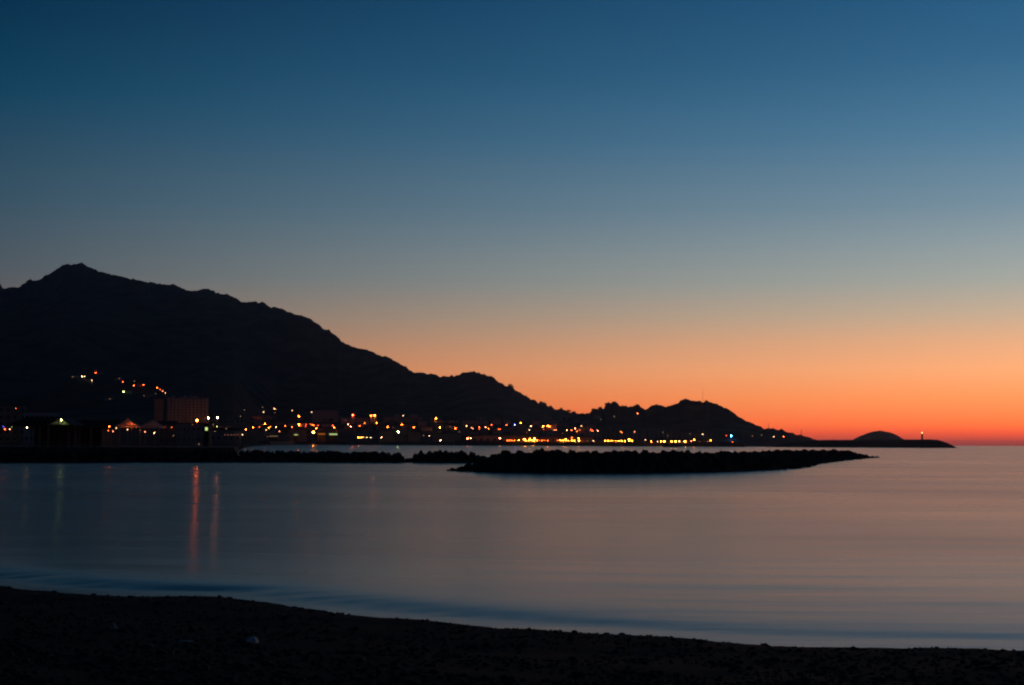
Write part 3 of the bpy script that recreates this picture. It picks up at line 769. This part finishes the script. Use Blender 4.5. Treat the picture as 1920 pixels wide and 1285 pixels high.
def tree(p, k, label, group, s=1.0):
    t = thing('tree', p, label, 'tree', group, random.uniform(0, 6))
    t.scale = (s,) * 3
    link('crown', TREES[k % 4][0], t); link('trunk', TREES[k % 4][1], t)
rt = random.Random(9); TT = []
while len(TT) < 46:
    px, py = rt.uniform(440, 1120), rt.uniform(788, 820)
    p = terrain_hit(px, py)
    if p is None or not 2080 < p.y < 2850: continue
    TT.append((px, p))
for i, (px, p) in enumerate(sorted(TT, key=lambda q: q[0])):
    tree((p.x, p.y, p.z), i, 'dark leafy tree among the town lamps, %s from left' % ordinal(i + 1), 'town trees', rt.uniform(.8, 1.4))
for i, px in enumerate([956, 960, 975, 985, 1014, 1018, 1022, 1031, 1052, 1066, 1076]):
    u = U(px); x, y, z = massif.point(u, 1.0); zz = ground(x, y - 4)
    tree((x, y - 4, zz - 4.6), 1 + 2 * (i % 2), 'dark bush on the falling mountain skyline, %s from left' % ordinal(i + 1), 'skyline bushes on the mountain', rt.uniform(.8, 1.2))
for i, px in enumerate([1112, 1119, 1125, 1137, 1141, 1149, 1153, 1166, 1173, 1188, 1196, 1228, 1324]):
    u = U(px); x, y, z = cape.point(u, 1.0); zz = ground(x, y - 4)
    tree((x, y - 4, zz - 5.0), 1 + 2 * (i % 2), 'dark bush on the bumpy cape skyline, %s from left' % ordinal(i + 1), 'skyline bushes on the cape', rt.uniform(.6, .95))

# ------------------------------------------------------------------ lamps
pole_me = MB().tube((0, 0, 0), (0, 0, 1), .14, .09, 6).mesh('pole', M['metal'])
hood_me = MB().lathe([(1.12, 0), (.85, .22), (.25, .42)], 10).mesh('hood', M['metal'])
_bm = bmesh.new(); bmesh.ops.create_icosphere(_bm, subdivisions=2, radius=1)
for v in _bm.verts: v.co.z *= .9 if v.co.z > 0 else 1.0
GLOBE = {}
def globe(c, t):
    if (c, t) not in GLOBE:
        me = bpy.data.meshes.new('lamp_head'); _bm.to_mesh(me); me.materials.append(lamp_mat(c, t)); GLOBE[c, t] = me
    return GLOBE[c, t]
CN = dict(o='orange', r='reddish', w='warm white', p='pinkish', g='greenish white', y='golden', b='blue', c='bright blue')
TN = {0: 'faint', 1: 'small', 2: 'medium', 3: 'bright', 4: 'large bright', 5: 'dazzling', 6: 'large bright'}
def lamp(px, py, c, t, label, cat='street lamp', group=None, D=None, base=None, clear=6.5, name='street_lamp', hood=True):
    if D is None:
        hit = terrain_hit(px, py)
        D = hit.y if hit is not None else 2400
        for _ in range(80):
            p = at(px, py, D)
            if p.z - ground(p.x, p.y) >= clear: break
            D -= 4
    p = at(px, py, D)
    z0 = ground(p.x, p.y) if base is None else base
    z0 = min(z0, p.z - 1.0)
    R = TIER[t][0] * (min(1.25, max(.19, D / 2200)))
    o = thing(name, (p.x, p.y, z0), label, cat, group)
    lt = {2: 1, 3: 2, 4: 2}.get(t, t) if D < 700 and hood and t < 5 else t
    hgt = p.z - z0
    pk = 1.0 if D > 1000 else .5
    link('pole', pole_me, o, (0, R * .9 + .1, 0), 0, (pk, pk, hgt + R * 1.0))
    link('lamp_head', globe(c, lt), o, (0, 0, hgt), 0, (R, R, R))
    if hood: link('hood', hood_me, o, (0, R * .15, hgt + R * .92), 0, (R, R, R))
    return o
def row(desc, group, items, name='street_lamp', cat='street lamp', **kw):
    items = sorted(items)
    for i, it in enumerate(items):
        px, py, c, t = it[:4]; k = dict(kw)
        if len(it) > 4: k.update(it[4])
        lamp(px, py, c, t, '%s %s lamp, %s from left %s' % (TN[t], CN[c], ordinal(i + 1), desc), cat, group, name=name, **k)

row('among the villas on the dark hillside', 'hillside lamps', [
    (154, 706, 'w', 2), (158.5, 706, 'w', 1), (179.5, 699, 'o', 2), (178.5, 695, 'o', 0), (172, 713.5, 'w', 1), (224, 710, 'w', 0), (230.5, 716, 'r', 2), (232, 735, 'g', 2), (206, 748, 'w', 0),
    (137, 707, 'w', 0), (251, 723, 'o', 2), (252, 715, 'w', 0), (269, 722, 'o', 2), (294.5, 727.5, 'o', 2), (300.5, 730.5, 'o', 1), (305, 733.5, 'p', 1), (310, 737, 'p', 1), (292, 738, 'w', 0), (270, 742, 'w', 0)], clear=5)
PR = dict(base=2.6)
row('around the beach pavilions and tents', 'promenade lamps', [
    (29.5, 766, 'o', 2, dict(D=690, base=None)), (6, 800, 'b', 2, dict(D=380)), (9, 805, 'r', 3, dict(D=372)), (18, 805, 'w', 1, dict(D=372)), (22, 801, 'g', 0, dict(D=372)), (50.5, 802, 'w', 3, dict(D=368)),
    (115, 787.5, 'g', 3, dict(D=369.4, hood=False)), (205, 800, 'o', 4, dict(D=370)), (203, 807.5, 'o', 1, dict(D=372)), (212, 809, 'p', 1, dict(D=372)), (218, 803, 'w', 1, dict(D=372)), (246.5, 801, 'o', 4, dict(D=367.2, hood=False)), (239, 806, 'w', 1, dict(D=367.5, hood=False)),
    (263, 807, 'p', 0, dict(D=374)), (272, 810, 'p', 1, dict(D=371.5, hood=False)), (289.5, 812, 'p', 2, dict(D=371.5, hood=False)), (310, 801, 'o', 0, dict(D=550)), (322, 801.5, 'o', 2, dict(D=550)), (325, 817, 'w', 0, dict(D=380)), (373, 833, 'w', 0, dict(D=340))], **PR)
lamp(369.5, 788.5, 'o', 5, 'dazzling orange lamp on a tall post right below the apartment slab, with a long reflection', D=470, base=2.5)
row('just right of the dazzling orange lamp', 'lamps right of the dazzling one', [
    (391, 784, 'p', 6, dict(D=1264)), (407.5, 783.5, 'p', 6, dict(D=1268)), (361, 796, 'p', 0, dict(D=560)), (400, 796, 'w', 0, dict(D=600)), (407, 800, 'g', 2, dict(D=600)), (394, 809, 'w', 0, dict(D=600)), (403, 809, 'w', 0, dict(D=600)),
    (424, 804, 'w', 0, dict(D=630)), (422, 815.5, 'p', 0, dict(D=430)), (428, 815.5, 'p', 0, dict(D=430)), (434, 815.5, 'w', 0, dict(D=430)), (440, 815.5, 'p', 0, dict(D=430)), (445.5, 815.5, 'p', 0, dict(D=430)), (454.5, 815.5, 'w', 1, dict(D=640))], base=2.4)
row('on the slope above the left half of town', 'upper town lamps left', [
    (458, 769, 'w', 0), (492.5, 763.5, 'w', 0), (494, 773, 'w', 1), (515, 767, 'p', 2), (515, 774, 'w', 0), (548, 770, 'w', 1), (584.5, 773, 'w', 1), (626, 774, 'w', 0), (487, 781.5, 'o', 2), (491.5, 782.5, 'o', 2),
    (560.5, 781, 'o', 4), (451, 781, 'w', 0), (648, 789, 'w', 0), (756, 780, 'w', 1), (683.5, 793.5, 'o', 2), (706.5, 793, 'o', 3), (753.5, 796, 'o', 3)])
row('in the streets of the left half of town', 'street lamps of the left half of town', [
    (497, 795, 'o', 4), (461, 805.5, 'o', 3), (474.5, 801.5, 'o', 3), (486.5, 801, 'o', 1), (499, 806.5, 'w', 1), (503.5, 802.5, 'o', 3), (507, 801, 'o', 2), (518, 801, 'p', 2), (535, 799, 'o', 2), (547, 801, 'o', 2),
    (560.5, 796.5, 'o', 4), (560, 802.5, 'o', 3), (574, 796, 'r', 1), (573, 799, 'r', 1), (582, 795.5, 'o', 1), (585.5, 797, 'o', 2), (588.5, 798, 'o', 2), (596, 798, 'r', 1), (602, 798, 'o', 3), (593, 803.5, 'o', 3),
    (624, 798, 'r', 2), (626.5, 801.5, 'o', 3), (631, 808, 'o', 0), (554.5, 809.5, 'w', 2), (524, 809, 'p', 1), (652.5, 796, 'p', 2), (657.5, 800, 'p', 2), (674.3, 799, 'o', 2), (672, 810, 'w', 1),
    (727, 801, 'o', 3), (737, 802, 'p', 0), (776, 801.5, 'o', 3)], clear=6)
QB = dict(D=1972, base=4.4)
lamp(587.5, 811, 'y', 5, 'dazzling warm white quay light with a glint on the water below it', **QB)
lamp(746.5, 810, 'g', 4, 'dazzling greenish white quay light in the middle of the town front', **QB)
row('along the town quay edge', 'quay edge lamps', [
    (672, 820.5, 'y', 3), (677, 820.5, 'y', 3), (681, 820, 'w', 1), (688, 820.5, 'w', 1), (695, 820.5, 'w', 1), (715, 820.5, 'w', 2), (794, 816.5, 'w', 0), (805, 817.5, 'w', 1), (826, 826, 'w', 2),
    (501.5, 819.5, 'w', 0), (482, 818, 'w', 0), (876.5, 822.5, 'r', 4), (882.5, 822, 'w', 2), (937.5, 822, 'p', 3)], **QB)
row('in the streets of the right half of town', 'street lamps of the right half of town', [
    (825, 802, 'y', 4), (844, 801, 'w', 0), (854, 803.5, 'o', 3), (861, 810, 'w', 0), (874.5, 799, 'p', 2), (884, 802, 'p', 1), (887, 804, 'p', 1), (899, 801, 'o', 2), (898, 804, 'o', 2), (910.5, 801.5, 'p', 2),
    (916, 804, 'o', 2), (921.5, 797, 'o', 2), (929.5, 789, 'w', 1), (935, 805, 'o', 1), (938, 805, 'o', 1), (949.5, 797, 'r', 2), (965, 796.5, 'b', 3), (976.5, 793, 'y', 3), (995.5, 799, 'p', 2), (992.5, 806.5, 'w', 1),
    (988, 811, 'y', 0), (1018.5, 799.5, 'o', 4), (1027, 798.5, 'o', 4), (1030.5, 800, 'o', 3), (1019, 805.5, 'r', 1), (1025, 806, 'r', 0), (1039, 806.5, 'p', 1), (1042.5, 806.5, 'p', 1), (1063, 807, 'p', 2),
    (1071.5, 807, 'o', 2), (1078.5, 804, 'p', 2), (1082, 809, 'o', 2), (1087, 807, 'o', 1), (1090, 799, 'w', 1), (1093.5, 805, 'p', 2), (1099.5, 797, 'r', 2), (1108, 806, 'r', 2), (1110.5, 808, 'r', 2), (1055, 813, 'y', 0), (1120.5, 808, 'p', 2)], clear=6)
MO = dict(D=1966, base=4.2)
ml = lambda xs, y, c='y', t=3: [(x, y, c, t) for x in xs]
row('in the first row on the mole', 'first row of mole lamps', ml([951.5, 955.5, 959.5, 964.5], 826, 'o', 2) + [(972.5, 825.5, 'y', 3), (983, 824, 'y', 4), (986, 826, 'y', 3), (992, 826, 'y', 3), (994, 823.5, 'y', 3), (998, 826, 'y', 3), (1002, 823, 'y', 4), (1001.5, 826.5, 'y', 3), (1007, 826, 'o', 3), (1011.5, 826, 'o', 1), (1016.5, 826, 'o', 2), (1021, 826, 'o', 1), (1027, 826.5, 'o', 2)], **MO)
row('in the second row on the mole', 'second row of mole lamps', [(1045, 826, 'o', 1), (1050.5, 826, 'y', 3), (1056, 826, 'y', 3), (1061, 824.5, 'y', 4), (1066, 826.5, 'y', 2), (1072, 826, 'y', 3), (1072.5, 821, 'o', 2), (1077, 826.5, 'y', 3), (1085, 822, 'y', 3), (1085.5, 826.5, 'y', 4), (1092, 825, 'r', 0), (1102, 827, 'w', 0), (1112.5, 827, 'w', 1)], **MO)
row('in the third row on the mole', 'third row of mole lamps', ml([1135, 1140.5], 827, 'y', 3) + ml([1145, 1148, 1154.5], 827, 'y', 2) + ml([1160], 827, 'y', 3) + ml([1166, 1172.5], 827, 'y', 3) + [(1179.5, 824.5, 'y', 4), (1180, 827, 'y', 3), (1185, 827, 'y', 3)], **MO)
row('in the fourth row on the mole', 'fourth row of mole lamps', [(1210, 825, 'w', 1), (1221, 828, 'y', 3), (1233, 828, 'w', 1), (1239, 828, 'y', 3), (1245.5, 828, 'y', 4), (1259.5, 828, 'o', 4), (1266.5, 828, 'y', 4), (1274, 828, 'w', 2), (1284.5, 828, 'y', 4),
     (1296.5, 828, 'p', 2), (1301.5, 825, 'o', 4), (1311.5, 828.5, 'o', 3), (1320, 828.5, 'p', 2), (1326.5, 828.5, 'p', 2), (1332.5, 826, 'o', 3), (1334, 829, 'o', 2)], D=1938, base=4.2)
row('scattered over the cape and its marina', 'cape lamps', [(1127, 786.5, 'w', 0), (1151.5, 781, 'w', 0), (1196, 775.5, 'o', 2), (1164, 809.5, 'y', 1), (1166, 811, 'y', 1), (1190, 810, 'p', 1), (1243, 811, 'w', 0), (1252, 817, 'w', 0), (1294, 813.5, 'w', 0), (1317.5, 814.5, 'w', 1),
     (1362, 817, 'r', 1), (1371, 817.5, 'c', 4), (1373.5, 829, 'o', 1, dict(D=1915, base=4.2)), (1411, 818, 'w', 0), (1428, 816, 'w', 0), (1451, 819, 'w', 1), (1469.5, 819, 'o', 2)], clear=5)

# lit shop fronts and signs on the front
def lit_front(label, px0, px1, y0, y1, D, base, c, s):
    a, b_ = at(px0, y0, D), at(px1, y1, D)
    w = b_.x - a.x; z0 = min(base, b_.z - .3); t = thing('kiosk', ((a.x + b_.x) / 2, D, z0), label, 'kiosk')
    h = a.z - z0
    MB().box((-w/2 - .4, .02, 0), (w/2 + .4, 4, h + .8)).build('wall', M['wood'], t)
    MB().box((-w/2 - .7, -1.2, h + .801), (w/2 + .7, 4.3, h + 1.05)).build('roof', M['flat'], t)
    MB().box((-w/2, -.1, b_.z - z0), (w/2, .018, h)).build('lit_window', emit('shop_' + label[:12], LC[c], s), t)
lit_front('kiosk with a pale yellow lit strip window right of the warm white light', 617.5, 632.5, 813, 816, 1990, 4.4, 'g', .55)
lit_front('kiosk with a dim strip window touching the warm white light', 596, 610, 812.8, 815.4, 1990, 4.4, 'y', .28)
lit_front('small kiosk with a short pale lit window left of the warm white light', 551.5, 558.5, 814.4, 816.6, 1990, 4.4, 'g', .5)
lit_front('kiosk with a long faint lit window at the left end of town', 505, 521, 817.2, 819, 1995, 4.4, 'w', .16)
lit_front('kiosk with a faint pale window left of the moored cars', 474, 488, 817.8, 819.4, 1995, 4.4, 'w', .14)
lit_front('small booth with an upright yellow lit panel right of the dazzling orange lamp', 385, 389.2, 801.5, 807.5, 425, 2.5, 'g', .9)

# ------------------------------------------------------------------ litter left on the beach
def crumple(name, px, py, size, m, label, cat, seed, flat=.6):
    p = beach_hit(px, py); r = random.Random(seed)
    bm = bmesh.new(); bmesh.ops.create_icosphere(bm, subdivisions=3, radius=1)
    for v in bm.verts:
        n = v.co.normalized()
        k = 1 + .55 * noise.noise(n * 1.6 + Vector((seed, 0, 0))) + .35 * abs(noise.noise(n * 4.2 + Vector((0, seed, 0))))
        v.co = Vector((n.x * k * size[0], n.y * k * size[1], max(-.15, n.z) * k * size[2]))
    me = bpy.data.meshes.new(name); bm.to_mesh(me); bm.free(); me.materials.append(M[m])
    o = link(name, me, None, (p.x, p.y, p.z), r.uniform(0, 6)); return tag(o, label, cat)
crumple('plastic_bag', 474, 1204, (.15, .08, .07), 'plastic', 'crumpled white plastic bag lying on the dark beach, brightest scrap', 'plastic bag', 3)
crumple('paper_scrap', 213, 1180, (.07, .05, .09), 'card', 'small upright grey paper scrap on the beach at left', 'litter', 8)
crumple('paper_scrap', 345, 1204, (.13, .08, .03), 'card', 'flat grey paper scrap between the upright scrap and the plastic bag', 'litter', 5)
p = beach_hit(546, 1196)
dw = MB().tube((-.13, 0, .04), (.02, .02, .06), .03, .035, 8).tube((.02, .02, .06), (.14, -.02, .13), .035, .016, 8).tube((.03, .02, .06), (.08, .05, .16), .02, .008, 7).build('driftwood', M['drift'], None, p)
tag(dw, 'short forked piece of driftwood right of the plastic bag', 'driftwood')

# ------------------------------------------------------------------ evening haze over the bay
hz = MB().box((-FAR - 800, -900, -4), (FAR + 800, FAR + 800, 760)).build('haze', None)
hm = bpy.data.materials.new('haze_air'); hm.use_nodes = True
t = hm.node_tree; t.nodes.clear()
pv = t.nodes.new('ShaderNodeVolumePrincipled'); pv.inputs['Density'].default_value = HAZE_DENSITY = 3.2e-5
pv.inputs['Color'].default_value = (.66, .78, 1.0, 1); pv.inputs['Anisotropy'].default_value = .80
o = t.nodes.new('ShaderNodeOutputMaterial'); t.links.new(pv.outputs[0], o.inputs['Volume'])
hz.data.materials.append(hm)
tag(hz, 'thin even evening haze over the whole bay', 'haze', kind='stuff')
